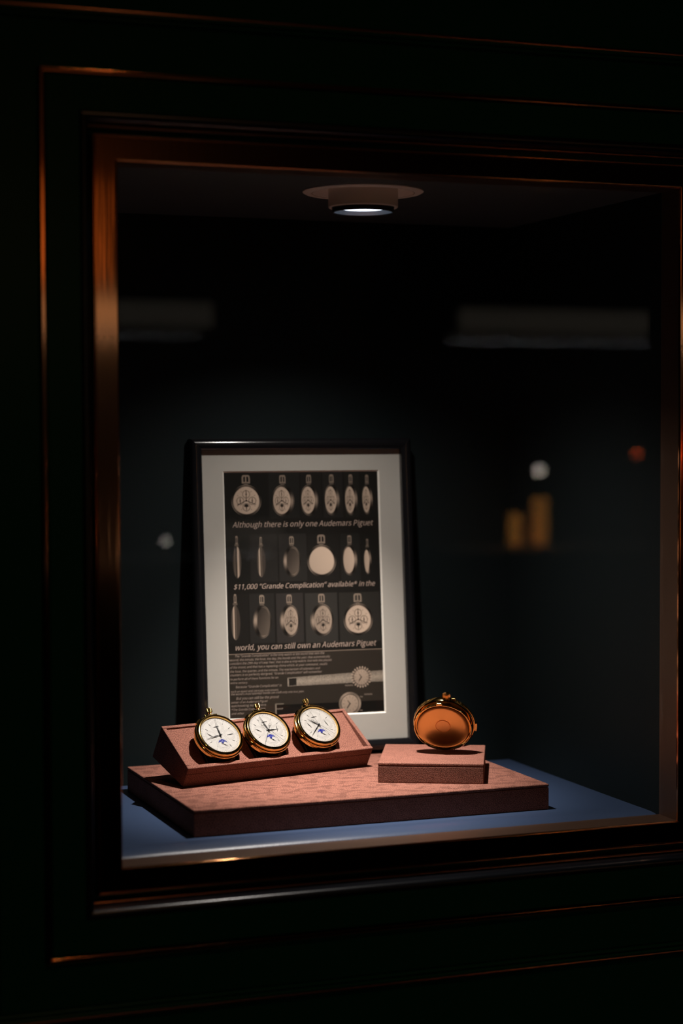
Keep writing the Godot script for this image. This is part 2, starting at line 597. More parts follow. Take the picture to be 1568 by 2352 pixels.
# ------------------------------------------------------------------ the shop behind the camera
func build_shop() -> void:
	var zo := 3.70
	var defs := [
		["wall_opposite", Vector3(-2.6, -1.15, zo), Vector3(3.2, 1.9, zo + 0.1), "shop_plaster", "dark shop wall facing the display window"],
		["wall_shop_left", Vector3(-2.7, -1.15, -0.06), Vector3(-2.6, 1.9, zo + 0.1), "shop_plaster", "dark side wall of the shop left of the window"],
		["wall_shop_right", Vector3(3.2, -1.15, -0.06), Vector3(3.3, 1.9, zo + 0.1), "shop_plaster", "dark side wall of the shop right of the window"],
		["floor_shop", Vector3(-2.7, -1.25, -0.06), Vector3(3.3, -1.15, zo + 0.1), "shop_floor_stone", "dark stone floor of the shop"],
		["ceiling_shop", Vector3(-2.7, 1.9, -0.06), Vector3(3.3, 2.0, zo + 0.1), "shop_plaster", "dark ceiling of the shop"]]
	for d in defs:
		var st := newst()
		sbox(st, d[1], d[2])
		put_structure(st, d[0], M[d[3]], d[4])
	var cabs := [[-0.25, 1.15, "display cabinet on the opposite wall below warm veneer panel", "lit pelmet on the opposite wall below warm veneer panel"], [1.90, 2.78, "display cabinet on the opposite wall holding two amber candle jars", "lit pelmet on the opposite wall above two amber candle jars"]]
	for ci in 2:
		var x0: float = cabs[ci][0]
		var x1: float = cabs[ci][1]
		var c := thing("display_cabinet", cabs[ci][2], "cabinet")
		var st := newst()
		rbox(st, Vector3(x0, -1.15, 3.42), Vector3(x1, 0.03, zo - 0.001), 0.004)
		put(st, "base", M.cabinet_lacquer, c)
		st = newst()
		rbox(st, Vector3(x0 - 0.01, 0.03, 3.35), Vector3(x1 + 0.01, 0.055, zo - 0.001), 0.003)
		put(st, "shelf", M.pale_shelf, c)
		c = thing("light_pelmet", cabs[ci][3], "pelmet")
		st = newst()
		rbox(st, Vector3(x0, 0.70, 3.42), Vector3(x1, 0.79, zo - 0.001), 0.003)
		put(st, "header", M.cabinet_lacquer, c)
		st = newst()
		rbox(st, Vector3(x0 + 0.01, 0.712, 3.40), Vector3(x1 - 0.01, 0.782, 3.42), 0.004)
		put(st, "light_strip", M.light_strip_diffuser, c)
		var al := AreaLight3D.new()
		al.name = "light_strip_glow"
		al.area_size = Vector2(x1 - x0 - 0.02, 0.07)
		al.light_color = Color(1.0, 0.9, 0.78)
		al.light_energy = 0.0015
		al.area_range = 8.0
		al.shadow_enabled = true
		c.add_child(al)
		al.position = Vector3((x0 + x1) / 2, 0.747, 3.395)
		# an AreaLight shines along its own -z: towards the window wall
		# an unseen second strip, added under the pelmet to brighten the shelf
		st = newst()
		rbox(st, Vector3(x0 + 0.02, 0.6955, 3.50), Vector3(x1 - 0.02, 0.6998, 3.53), 0.001)
		put(st, "added_shelf_strip", M.light_strip_diffuser, c)
		var dl := AreaLight3D.new()
		dl.name = "added_shelf_glow"
		dl.area_size = Vector2(x1 - x0 - 0.04, 0.03)
		dl.light_color = Color(0.95, 0.97, 1.0)
		dl.light_energy = 0.06
		dl.area_range = 8.0
		dl.shadow_enabled = true
		c.add_child(dl)
		dl.position = Vector3((x0 + x1) / 2, 0.690, 3.515)
		dl.rotation = Vector3(-PI / 2, 0, 0)
	# warm veneer panel washed by a light on top of the first cabinet
	var v := thing("veneer_panel", "warm wood veneer panel above the opposite display cabinet", "panel")
	for i in 3:
		var st := newst()
		var a := -0.25 + i * 1.12 / 3.0
		rbox(st, Vector3(a + 0.002, 0.80, 3.67), Vector3(a + 1.12 / 3.0 - 0.002, 1.14, zo - 0.001), 0.002)
		put(st, "board", M.warm_veneer, v)
	var up := thing("cove_lamp", "low cove lamp lying on the opposite cabinet before veneer", "lamp")
	var st2 := newst()
	rbox(st2, Vector3(-0.20, 0.7905, 3.50), Vector3(0.82, 0.806, 3.54), 0.002)
	put(st2, "housing", M.cabinet_lacquer, up)
	st2 = newst()
	rbox(st2, Vector3(-0.19, 0.8062, 3.507), Vector3(0.81, 0.8085, 3.533), 0.001)
	put(st2, "diffuser", M.light_strip_diffuser, up)
	var ua := AreaLight3D.new()
	ua.name = "cove_glow"
	ua.area_size = Vector2(1.00, 0.026)
	ua.light_color = Color(1.0, 0.80, 0.58)
	ua.light_energy = 0.50
	ua.area_range = 8.0
	ua.shadow_enabled = true
	up.add_child(ua)
	ua.position = Vector3(0.31, 0.812, 3.52)
	ua.rotation = Vector3(PI / 2, 0, 0)
	# a warm ceiling lamp over the aisle before the window
	var cl2 := thing("aisle_lamp", "round warm ceiling lamp over the shop aisle", "lamp")
	cl2.position = Vector3(0.35, 1.90, 1.15)
	var s4 := newst()
	lathe(s4, [Vector2(0.040, -0.004), Vector2(0.055, -0.006), Vector2(0.060, -0.003), Vector2(0.060, 0.0)], 48)
	put(s4, "lamp_ring", M.cabinet_lacquer, cl2)
	s4 = newst()
	lathe(s4, [Vector2(0, -0.003), Vector2(0.040, -0.003), Vector2(0.040, -0.001), Vector2(0, -0.001)], 48)
	put(s4, "lamp_lens", M.aisle_lamp_lens, cl2)
	var al2 := SpotLight3D.new()
	al2.name = "aisle_glow"
	al2.light_color = Color(1.0, 0.74, 0.52)
	al2.light_energy = 0.35
	al2.light_size = 0.035
	al2.spot_range = 8.0
	al2.spot_attenuation = 2.0
	al2.spot_angle = 55.0
	al2.spot_angle_attenuation = 1.0
	al2.shadow_enabled = true
	cl2.add_child(al2)
	al2.position = Vector3(0, -0.008, 0)
	al2.rotation = Vector3(-PI / 2, 0, 0)
	# amber candle jars and small globe lamps
	for g in [[2.188, 0.155, 0.024, "taller amber candle jar glowing on the opposite cabinet shelf"], [2.104, 0.108, 0.020, "shorter amber candle jar glowing on the opposite cabinet shelf"]]:
		var t := thing("candle_jar", g[3], "candle")
		t.position = Vector3(g[0], 0.0552, 3.43)
		var s3 := newst()
		lathe(s3, [Vector2(0, 0), Vector2(g[2], 0), Vector2(g[2] + 0.001, 0.004), Vector2(g[2] + 0.001, 0.010), Vector2(g[2], 0.011)], 48)
		put(s3, "foot", M.gold_stand, t)
		s3 = newst()
		lathe(s3, [Vector2(0, 0.0112), Vector2(g[2] - 0.002, 0.0112), Vector2(g[2], 0.014), Vector2(g[2], g[1] - 0.003), Vector2(g[2] - 0.003, g[1]), Vector2(0, g[1])], 48)
		put(s3, "amber_light_glass", M.amber_jar_glass, t)
		var cl := OmniLight3D.new()
		cl.name = "candle_glow"
		cl.light_color = Color(1.0, 0.62, 0.22)
		cl.light_energy = 0.012
		cl.light_size = 0.02
		cl.omni_range = 8.0
		cl.omni_attenuation = 2.0
		cl.shadow_enabled = true
		t.add_child(cl)
		cl.position = Vector3(0, g[1] * 0.5, 0)
	little_lamp(Vector3(2.158, 0.0552, 3.375), 0.240, "small_lamp_glass", "small white globe lamp on a stem before the candle jars", 0.015)
	little_lamp(Vector3(1.003, 0.0552, 3.43), 0.048, "small_lamp_glass", "small white globe lamp on the opposite cabinet shelf", 0.009)
	little_lamp(Vector3(2.525, 0.0552, 3.43), 0.288, "amber_lamp_glass", "small amber globe lamp on a tall stem", 0.011)

func little_lamp(at: Vector3, h: float, glow: String, label: String, r: float) -> void:
	var t := thing("globe_lamp", label, "lamp")
	t.position = at
	var st := newst()
	lathe(st, [Vector2(0, 0), Vector2(0.014, 0), Vector2(0.014, 0.002), Vector2(0.002, 0.006), Vector2(0.002, h - r * 0.9), Vector2(0, h - r * 0.9)], 24)
	put(st, "stem", M.gold_stand, t)
	st = newst()
	lathe(st, arc2(Vector2(0, h), r, -90, 90, 12), 24)
	put(st, "globe", M[glow], t)
	var l := OmniLight3D.new()
	l.name = "globe_glow"
	l.light_color = M[glow].emission
	l.light_energy = 0.0008
	l.light_size = r * 0.8
	l.omni_range = 8.0
	l.omni_attenuation = 2.0
	l.shadow_enabled = true
	t.add_child(l)
	l.position = Vector3(0, h, 0)

# ------------------------------------------------------------------ suede blocks
func suede_box(parent: Node, w: float, h: float, d: float, lid: float, top: Material) -> void:
	# base and a lid panel with a fine seam between them; origin at the front left bottom corner
	var st := newst()
	rbox(st, Vector3(0, 0, -d), Vector3(w, h - lid - 0.0003, 0), 0.0012, 4)
	put(st, "body", M.brown_suede, parent)
	st = newst()
	rbox(st, Vector3(0, h - lid, -d), Vector3(w, h, 0), 0.0012, 4)
	put(st, "top_panel", top, parent)

func build_plinth() -> void:
	var t := thing("suede_plinth", "large low brown suede plinth lying on the blue grey floor pad", "plinth")
	t.position = Vector3(0.1005, 0.0, -0.1055)
	suede_box(t, 0.4015, TOP, 0.2735, 0.0034, M.brushed_suede)

func build_block() -> void:
	var t := thing("suede_block", "small square brown suede block under the open watch", "block")
	t.position = Vector3(0.3309, TOP, -0.1796)
	t.rotation.y = -0.4488
	suede_box(t, 0.1156, 0.0222, 0.1260, 0.0034, M.brown_suede)

# tray frame: x along its length, a = depth backwards, b = height
const TR_POS := Vector3(0.1242, TOP, -0.2297)
const TR_YAW := 0.2234
const TR_LEN := 0.2409
const P2 := Vector2(-0.0123, 0.0223)
const P1 := Vector2(0.0484, 0.0607)
const SL := Vector2(0.8451, 0.5346)
const SN := Vector2(-0.5346, 0.8451)

func build_tray() -> void:
	var t := thing("watch_tray", "sloping brown suede tray holding three pocket watches", "tray")
	t.position = TR_POS
	t.rotation.y = TR_YAW
	var U := Vector3(0, 0, -1)
	var V := Vector3.UP
	var X := Vector3.RIGHT
	var st := newst()
	rprism(st, [Vector2(0, 0.0002), Vector2(0.0707, 0.0238), Vector2(0.0494, 0.0591), Vector2(-0.0082, 0.0149)], Vector3.ZERO, U, V, X, TR_LEN, 0.0012, 4)
	put(st, "body", M.brown_suede, t)
	st = newst()
	var fin := P2 + SL * 0.0052
	var bin_ := P1 - SL * 0.0042
	rprism(st, [Vector2(-0.0082, 0.0150), fin - SN * 0.0089, fin, P2], Vector3.ZERO, U, V, X, TR_LEN, 0.0011, 4)
	put(st, "rim", M.brown_suede, t)
	st = newst()
	rprism(st, [bin_ - SN * 0.004, Vector2(0.0496, 0.0587), P1, bin_], Vector3.ZERO, U, V, X, TR_LEN, 0.0008, 4)
	put(st, "rim", M.brown_suede, t)
	for x in [0.0, TR_LEN - 0.0045]:
		st = newst()
		rprism(st, [fin - SN * 0.0100, bin_ - SN * 0.0040, bin_, fin], Vector3(x, 0, 0), U, V, X, 0.0045, 0.0008, 4)
		put(st, "rim", M.brown_suede, t)
	st = newst()
	rprism(st, [Vector2(0.048, 0.0002), Vector2(0.062, 0.0002), Vector2(0.062, 0.0215), Vector2(0.048, 0.0170)], Vector3(0.03, 0, 0), U, V, X, TR_LEN - 0.06, 0.001, 3)
	put(st, "foot", M.brown_suede, t)

# ------------------------------------------------------------------ the framed advertisement
const PAGE_W := 0.1905
const PAGE_H := 0.2886

func build_picture() -> void:
	var t := thing("picture_frame", "black framed watch advertisement with grey mat leaning behind the tray", "picture")
	t.transform = Transform3D(Basis(Vector3.UP, -0.055) * Basis(Vector3.RIGHT, -deg_to_rad(5.0)), Vector3(0.3178, TOP + 0.0016, -0.3565))
	# local: x right, y up along the frame, z forwards; frame outside from y = 0
	var iw := 0.2462
	var y0 := 0.0160
	var y1 := 0.3630
	var prof := [Vector2(0.0, -0.009), Vector2(0.0, -0.0025)] + arc2(Vector2(0.0022, -0.0022), 0.0022, 180, 110, 4) + arc2(Vector2(0.0065, -0.0060), 0.0072, 105, 20, 10) + [Vector2(0.0135, -0.0060), Vector2(0.0135, -0.020), Vector2(0.002, -0.020)]
	rails(t, "frame_rail", prof, -iw / 2, y0, iw / 2, y1, M.black_frame_lacquer, 0.7)
	var st := newst()
	sbox(st, Vector3(-iw / 2 - 0.004, y0 - 0.004, -0.0195), Vector3(iw / 2 + 0.004, y1 + 0.004, -0.0125))
	put(st, "backing_board", M.black_frame_lacquer, t)
	# mat board with a bevelled window
	var px0 := -PAGE_W / 2
	var px1 := PAGE_W / 2
	var py0 := 0.0480
	var py1 := 0.0480 + PAGE_H
	var matb := Node3D.new()
	matb.name = "mat_board"
	t.add_child(matb)
	var zc := -0.0088
	st = newst()
	var n := Vector3(0, 0, 1)
	var b := 0.0016
	var ox := iw / 2 + 0.002
	for q in [[-ox, y0 - 0.002, px0 - b, y1 + 0.002], [px1 + b, y0 - 0.002, ox, y1 + 0.002], [px0 - b, py1 + b, px1 + b, y1 + 0.002], [px0 - b, y0 - 0.002, px1 + b, py0 - b]]:
		quad(st, Vector3(q[0], q[1], zc), Vector3(q[2], q[1], zc), Vector3(q[2], q[3], zc), Vector3(q[0], q[3], zc), n)
	put(st, "board_face", M.grey_mat_board, matb)
	rails(matb, "bevel", [Vector2(0, zc - 0.0018), Vector2(b, zc)], px0, py0, px1, py1, M.white_bevel)
	var page := Node3D.new()
	page.name = "printed_page"
	t.add_child(page)
	st = newst()
	var zp := zc - 0.0018
	quad(st, Vector3(px0 - 0.001, py0 - 0.001, zp), Vector3(px1 + 0.001, py0 - 0.001, zp), Vector3(px1 + 0.001, py1 + 0.001, zp), Vector3(px0 - 0.001, py1 + 0.001, zp), n)
	put(st, "page_sheet", M.printed_page, page)
	lettering(page, Vector3(px0, py0, zp + 0.0002))
	st = newst()
	sbox(st, Vector3(-iw / 2 - 0.001, y0 - 0.001, -0.0074), Vector3(iw / 2 + 0.001, y1 + 0.001, -0.0058))
	put(st, "glazing", M.clear_glass, t)

# where a point of the page (seen in the photograph's own proportions) lies: fractions from the left and from the top
func page_uv(x: float, y: float) -> Vector2:
	var v := (y - 282.0) / (1800.0 - 282.0)
	for i in 4:
		var l := lerpf(322.0, 375.0, v)
		var r := lerpf(1278.0, 1345.0, v)
		var u := (x - l) / (r - l)
		v = (y - lerpf(285.0, 275.0, u)) / (lerpf(1810.0, 1790.0, u) - lerpf(285.0, 275.0, u))
	var l2 := lerpf(322.0, 375.0, v)
	var r2 := lerpf(1278.0, 1345.0, v)
	return Vector2((x - l2) / (r2 - l2), v)

func text_line(parent: Node, words: String, u0: float, u1: float, v: float, o: Vector3, m: Material, slant: float, bold := false) -> void:
	var f := SystemFont.new()
	f.font_names = PackedStringArray(["Droid Sans"])
	if bold:
		f.font_weight = 700
	var tm := TextMesh.new()
	tm.font = f
	tm.text = words
	tm.font_size = 32
	tm.pixel_size = 0.01
	tm.depth = 0.0
	tm.curve_step = 3.0
	tm.horizontal_alignment = HORIZONTAL_ALIGNMENT_LEFT
	var a := tm.surface_get_arrays(0)
	var vs: PackedVector3Array = a[Mesh.ARRAY_VERTEX]
	if vs.is_empty():
		return
	var lo := vs[0]
	var hi := vs[0]
	for p in vs:
		lo = lo.min(p)
		hi = hi.max(p)
	var s := (u1 - u0) * PAGE_W / (hi.x - lo.x)
	var base := lo.y
	for ch in words:
		if ch in "gjpqy,$":
			base = lo.y + 0.068
	var st := newst()
	var idx: PackedInt32Array = a[Mesh.ARRAY_INDEX]
	var n := Vector3(0, 0, 1)
	var out := PackedVector3Array()
	for p in vs:
		var y := (p.y - base) * s
		out.append(o + Vector3(u0 * PAGE_W + (p.x - lo.x) * s + y * slant, (1.0 - v) * PAGE_H + y, 0))
	for i in range(0, idx.size(), 3):
		tri(st, out[idx[i]], out[idx[i + 1]], out[idx[i + 2]], n, n, n)
	put(st, "lettering", m, parent)

func lettering(page: Node, o: Vector3) -> void:
	for h in [["Although there is only one Audemars Piguet", 378.0, 1252.0, 628.0, 618.0], ["$11,000 “Grande Complication” available* in the", 390.0, 1270.0, 1014.0, 998.0], ["world, you can still own an Audemars Piguet", 400.0, 1282.0, 1394.0, 1372.0]]:
		var a := page_uv(h[1], h[3])
		var b := page_uv(h[2], h[4])
		text_line(page, h[0], a.x, b.x, (a.y + b.y) / 2, o, M.pale_print_ink, 0.24)
	var body := [
		["The “Grande Complication” is the only watch in the world that tells the", 400, 955, 1436, 1418],
		["second, the minute, the hour, the day, the month and the year; that automatically", 368, 992, 1461, 1438],
		["considers the 29th day of Leap Year; that is also a stop-watch; that tells the phases", 370, 1002, 1483, 1460],
		["of the moon; and that has a repeating chime which, at your command, recalls", 371, 975, 1507, 1484],
		["the hour, the quarter, and the minute. The mechanism of calendars and", 372, 928, 1531, 1511],
		["counters is so perfectly designed, “Grande Complication” will remember", 373, 942, 1553, 1533],
		["to perform all of these functions for an", 374, 668, 1577, 1565],
		["entire century.", 375, 480, 1597, 1593],
		["Because “Grande Complication” is", 408, 690, 1625, 1615],
		["such an exact and intricate instrument,", 377, 672, 1650, 1640],
		["the world's most talented hands can craft only one in a year.", 378, 832, 1673, 1650],
		["But you can still be the proud", 412, 672, 1697, 1686],
		["owner of an Audemars Piguet", 380, 604, 1719, 1710],
		["watchmaking masterpiece.", 381, 598, 1741, 1733],
		["*The Grande Complication", 382, 590, 1764, 1756],
		["and other", 383, 460, 1786, 1784]]
	for h in body:
		var a := page_uv(h[1], h[3])
		var b := page_uv(h[2], h[4])
		text_line(page, h[0], a.x, b.x, (a.y + b.y) / 2, o, M.grey_print_ink, 0.2)

# flat print of the page: rows of photographed watches on black
const PW := 800
const PH := 1212

func page_image() -> Image:
	var im := Image.create(PW, PH, false, Image.FORMAT_RGB8)
	var ink := Color(0.105, 0.098, 0.090)
	im.fill(ink)
	# slightly different greys of the pasted photographs
	var rows := [[282, 572, [330, 598, 795, 930, 1065, 1170, 1280]], [672, 965, [345, 490, 665, 845, 1045, 1180, 1295]], [1040, 1345, [358, 490, 652, 830, 1042, 1310]]]
	var greys := [[0.10, 0.125, 0.115, 0.13, 0.12, 0.105], [0.10, 0.13, 0.14, 0.11, 0.125, 0.105], [0.11, 0.14, 0.165, 0.175, 0.155]]
	for r in 3:
		var xs: Array = rows[r][2]
		for i in xs.size() - 1:
			var a := page_uv(xs[i], rows[r][0])
			var b := page_uv(xs[i + 1], rows[r][1])
			var g: float = greys[r][i]
			im.fill_rect(Rect2i(maxi(0, int(a.x * PW)), maxi(0, int(a.y * PH)), int((b.x - a.x) * PW) + 1, int((b.y - a.y) * PH)), Color(g, g * 0.95, g * 0.88))
	# lower field and its rule
	var l := page_uv(370, 1412)
	im.fill_rect(Rect2i(0, int(l.y * PH), PW, PH), Color(0.165, 0.148, 0.128))
	im.fill_rect(Rect2i(0, int(l.y * PH) - 2, PW, 3), Color(0.50, 0.44, 0.39))
	var kx := PW / 955.0
	# centre x, y, half width, half height, side (+1 shows the right flank), kind
	var ws := [
		[465, 462, 92, 94, 0.0, 0], [688, 462, 70, 94, 0.32, 0], [850, 460, 57, 94, 0.40, 0], [990, 458, 50, 94, 0.46, 0], [1110, 458, 43, 94, 0.50, 0], [1212, 456, 36, 92, 0.55, 0],
		[413, 843, 27, 96, 0.9, 1], [560, 842, 27, 92, -0.8, 1], [748, 840, 54, 92, -0.42, 2], [932, 838, 90, 96, 0.0, 3], [1108, 836, 48, 92, 0.45, 3], [1220, 842, 25, 82, 0.7, 3],
		[408, 1215, 29, 104, -0.85, 1], [570, 1212, 56, 98, -0.5, 2], [738, 1208, 60, 96, -0.42, 4], [938, 1206, 72, 96, -0.30, 4], [1165, 1206, 92, 96, 0.0, 0]]
	for w in ws:
		draw_watch(im, page_uv(w[0], w[1]) * Vector2(PW, PH), w[2] * kx, w[3] * kx, w[4], w[5])
	# bracelet watch
	var a1 := page_uv(730, 1588)
	var a2 := page_uv(1330, 1562)
	for px in range(int(a1.x * PW), PW):
		var f := (px - a1.x * PW) / ((a2.x - a1.x) * PW)
		var cy := lerpf(a1.y, a2.y, f) * PH
		var hh := 25.0 * lerpf(0.85, 1.1, f)
		for py in range(int(cy - hh), int(cy + hh)):
			var n := hash(Vector2i(px / 3, py)) % 100 / 100.0
			var c := 0.42 + 0.22 * n - 0.1 * absf(py - cy) / hh
			if f < 0.09 and f > 0.012 and absf(py - cy) < hh - 4:
				c = 0.13
			im.set_pixel(px, py, Color(c, c * 0.92, c * 0.83))
	draw_round(im, page_uv(1190, 1566) * Vector2(PW, PH), 62 * kx, true)
	# strap watch below
	var b1 := page_uv(655, 1728)
	im.fill_rect(Rect2i(int(b1.x * PW), int(b1.y * PH), PW - int(b1.x * PW), 62), Color(0.075, 0.068, 0.062))
	im.fill_rect(Rect2i(int(b1.x * PW), int(b1.y * PH) - 5, 7, 67), Color(0.45, 0.41, 0.37))
	im.fill_rect(Rect2i(int(b1.x * PW), int(b1.y * PH) - 8, 44, 6), Color(0.38, 0.35, 0.31))
	draw_round(im, page_uv(1120, 1730) * Vector2(PW, PH), 70 * kx, false)
	for d in [[1090, 1618, 46], [1212, 1676, 50], [1186, 1690, 14], [664, 1752, 40], [1186, 1775, 14]]:
		var c := page_uv(d[0], d[1]) * Vector2(PW, PH)
		for i in range(0, int(d[2] * kx), 7):
			im.fill_rect(Rect2i(mini(PW - 6, int(c.x) + i), int(c.y) - 4 + (i % 2), 5, 7), Color(0.42, 0.38, 0.34))
	return im

func shade_set(im: Image, x: int, y: int, c: float, a: float) -> void:
	if x < 0 or y < 0 or x >= PW or y >= PH or a <= 0.0:
		return
	im.set_pixel(x, y, im.get_pixel(x, y).lerp(Color(c, c * 0.885, c * 0.785), minf(a, 1.0)))

# A photographed pocket watch: kind 0 dial, 1 edge on, 2 dark oblique back, 3 plain bright back, 4 oblique dial in shade.
func draw_watch(im: Image, c: Vector2, rx: float, ry: float, side: float, kind: int) -> void:
	var bh := ry * 1.62
	for y in range(int(c.y - bh), int(c.y + ry + 3)):
		for x in range(int(c.x - rx * 1.25 - 3), int(c.x + rx * 1.25 + 3)):
			var u := (x - c.x) / rx
			var v := (y - c.y) / ry
			# bow above
			var bw := clampf(rx / ry, 0.28, 1.0) * 0.27
			var by := (y - (c.y - ry * 1.34)) / (ry * 0.27)
			var bx := (x - c.x) / (ry * bw)
			var bd := maxf(absf(bx), absf(by) if by > 0 else absf(by))
			var rr := pow(pow(absf(bx), 4.0) + pow(absf(by), 4.0), 0.25) if by < 0.3 else maxf(absf(bx), absf(by))
			if rr < 1.0 and (rr > 0.62 or absf(bx) < 0.16) and bd < 1.0:
				shade_set(im, x, y, 0.52 if (x % 7) < 5 else 0.40, 0.95)
			if absf(u) < 0.22 * (ry / rx) * 0.6 and v < -0.98 and v > -1.12:
				shade_set(im, x, y, 0.34, 0.9)
			var d := sqrt(u * u + v * v)
			if d > 1.0:
				continue
			# case
			var edge := clampf((1.0 - d) * rx * 0.6, 0.0, 1.0)
			var lightside := 0.30 + 0.22 * sin(atan2(v, u) * 3.0 + side * 4.0)
			if kind == 1:
				lightside = 0.22 + 0.42 * exp(-pow((u - 0.25 * signf(side)) / 0.28, 2.0)) + 0.10 * exp(-pow((u + 0.5) / 0.15, 2.0))
			shade_set(im, x, y, lightside, edge)
			if kind == 1:
				if absf(u + 0.12) < 0.10 and absf(v) < 0.93:
					shade_set(im, x, y, 0.12, 0.8)
				continue
			if d > 0.90 and d < 0.955:
				shade_set(im, x, y, 0.13, 0.75)
			# face, shifted away from the flank that shows
			var fu := (u + side * 0.30) / (0.86 - absf(side) * 0.28)
			var fv := v / 0.86
			var fd := sqrt(fu * fu + fv * fv)
			if fd > 1.0:
				continue
			var fe := clampf((1.0 - fd) * rx * 0.5, 0.0, 1.0)
			if kind == 2:
				shade_set(im, x, y, 0.25 + 0.10 * fv * 0.5 + 0.05 * fu, fe)
				continue
			if kind == 3:
				shade_set(im, x, y, 0.66 + 0.05 * fu - 0.05 * fv, fe)
				continue
			var tone := 0.66 if kind == 0 else 0.52
			shade_set(im, x, y, tone + 0.04 * fu, fe)
			# sub-dials
			for sd in [Vector2(0, -0.46), Vector2(-0.46, 0.02), Vector2(0.46, 0.02), Vector2(0, 0.48)]:
				var sr: float = Vector2(fu, fv).distance_to(sd)
				if absf(sr - 0.27) < 0.035:
					shade_set(im, x, y, 0.30, 0.55)
				elif sr < 0.06 or (absf(fu - sd.x) < 0.03 and sr < 0.2):
					shade_set(im, x, y, 0.14, 0.75)
			if Vector2(fu, fv).distance_to(Vector2(0, 0.42)) < 0.17 and fv < 0.45:
				shade_set(im, x, y, 0.08, 0.9)
			# hands
			var ang := atan2(fu, -fv)
			if (absf(wrapf(ang - 1.95, -PI, PI)) < 0.05 / maxf(fd, 0.1) * 0.5 or absf(wrapf(ang + 2.0, -PI, PI)) < 0.05 / maxf(fd, 0.1) * 0.5 or absf(wrapf(ang, -PI, PI)) < 0.05 / maxf(fd, 0.1) * 0.5) and fd < 0.78:
				shade_set(im, x, y, 0.10, 0.8)
			if fd < 0.07:
				shade_set(im, x, y, 0.08, 0.9)
			if fd > 0.68 and fd < 0.80 and absf(sin(ang * 6.0)) < 0.10:
				shade_set(im, x, y, 0.2, 0.8)

func draw_round(im: Image, c: Vector2, r: float, petals: bool) -> void:
	for y in range(int(c.y - r - 8), int(c.y + r + 8)):
		for x in range(int(c.x - r - 8), int(c.x + r + 8)):
			var p := Vector2(x, y) - c
			var a := p.angle()
			var rim := r * (1.0 + (0.07 * cos(a * 22.0) if petals else 0.0))
			var d := p.length() / rim
			if d > 1.0:
				continue
			var e := clampf((1.0 - d) * r * 0.5, 0.0, 1.0)
			var t := 0.46 + (0.16 * cos(a * 22.0) if petals else 0.08 * cos(a * 3.0))
			shade_set(im, x, y, t, e)
			if d < 0.80 and d > 0.74:
				shade_set(im, x, y, 0.20, 0.8)
			if d <= 0.75:
				shade_set(im, x, y, 0.56 - 0.05 * p.y / r, 1.0)
				if d > 0.48 and d < 0.66 and absf(sin(a * 6.0)) < 0.16:
					shade_set(im, x, y, 0.28, 0.7)
				var g := atan2(p.x, -p.y)
				if (absf(wrapf(g - 3.75, -PI, PI)) < 0.05 / maxf(d, 0.08) and d < 0.45) or (absf(wrapf(g + 0.6, -PI, PI)) < 0.03 / maxf(d, 0.08) and d < 0.36) or d < 0.07:
					shade_set(im, x, y, 0.16, 0.85)

# ------------------------------------------------------------------ pocket watches
const CASE_R := 0.0284
const DIAL_R := 0.0230
const SUB := 0.01135        # distance of the sub-dials from the centre

func dial_image() -> Image:
	var n := 720
	var im := Image.create(n, n, false, Image.FORMAT_RGB8)
	var ivory := Color(0.585, 0.575, 0.56)
	im.fill(ivory)
	var h := n / 2.0
	var k := h / DIAL_R
	var subs := [[Vector2(0, -SUB), 0.0081, 31, 3], [Vector2(SUB, 0), 0.0067, 24, 2], [Vector2(-SUB, 0), 0.0067, 24, 1], [Vector2(0, SUB), 0.0079, 30, 2]]
	for y in n:
		for x in n:
			var p := Vector2(x - h, y - h) / k
			var d := p.length()
			if d > DIAL_R:
				continue
			var a := 0.0
			# minute track
			if absf(d - 0.0222) < 0.00010 or absf(d - 0.0206) < 0.00008:
				a = 0.55
			if d > 0.0206 and d < 0.0222:
				var t := fposmod(atan2(p.x, -p.y) / TAU * 60.0 + 0.5, 1.0) - 0.5
				if absf(t) < 0.10:
					a = 0.5
				var t5 := fposmod(atan2(p.x, -p.y) / TAU * 300.0 + 0.5, 1.0) - 0.5
				if absf(t5) < 0.16 and d > 0.0214:
					a = maxf(a, 0.30)
			if d > 0.0192 and d < 0.0203:
				var t12 := fposmod(atan2(p.x, -p.y) / TAU * 12.0 + 0.5, 1.0) - 0.5
				if absf(t12) < 0.045 and (x + y) % 3 > 0:
					a = 0.5
			for s in subs:
				var q: Vector2 = p - s[0]
				var sd := q.length()
				var R: float = s[1]
				if sd < R + 0.0002:
					if absf(sd - R) < 0.00009:
						a = maxf(a, 0.50)
					if absf(sd - R * 0.66) < 0.00007 and s[3] >= 2:
						a = maxf(a, 0.30)
					if sd > R * 0.70 and sd < R * 0.94:
						var ts := fposmod(atan2(q.x, -q.y) / TAU * float(s[2]) + 0.5, 1.0) - 0.5
						if absf(ts) < 0.17:
							a = maxf(a, 0.22)
			# a line of maker's lettering too fine to read
			if absf(p.y - 0.0158) < 0.00022 and absf(p.x) < 0.0032 and (x % 5) < 3:
				a = maxf(a, 0.6)
			if a > 0.0:
				im.set_pixel(x, y, ivory.lerp(Color(0.16, 0.15, 0.15), a))
	return im

func moon_image() -> Image:
	var n := 128
	var im := Image.create(n, n, false, Image.FORMAT_RGB8)
	im.fill(Color(0.04, 0.075, 0.40))
	for s in [Vector2(30, 44), Vector2(48, 26), Vector2(70, 40), Vector2(92, 28), Vector2(100, 52), Vector2(60, 66), Vector2(44, 60), Vector2(82, 60)]:
		for y in range(-4, 5):
			for x in range(-4, 5):
				if x * x + y * y <= 9:
					im.set_pixel(int(s.x) + x, int(s.y) + y, Color(0.85, 0.88, 0.95))
	return im

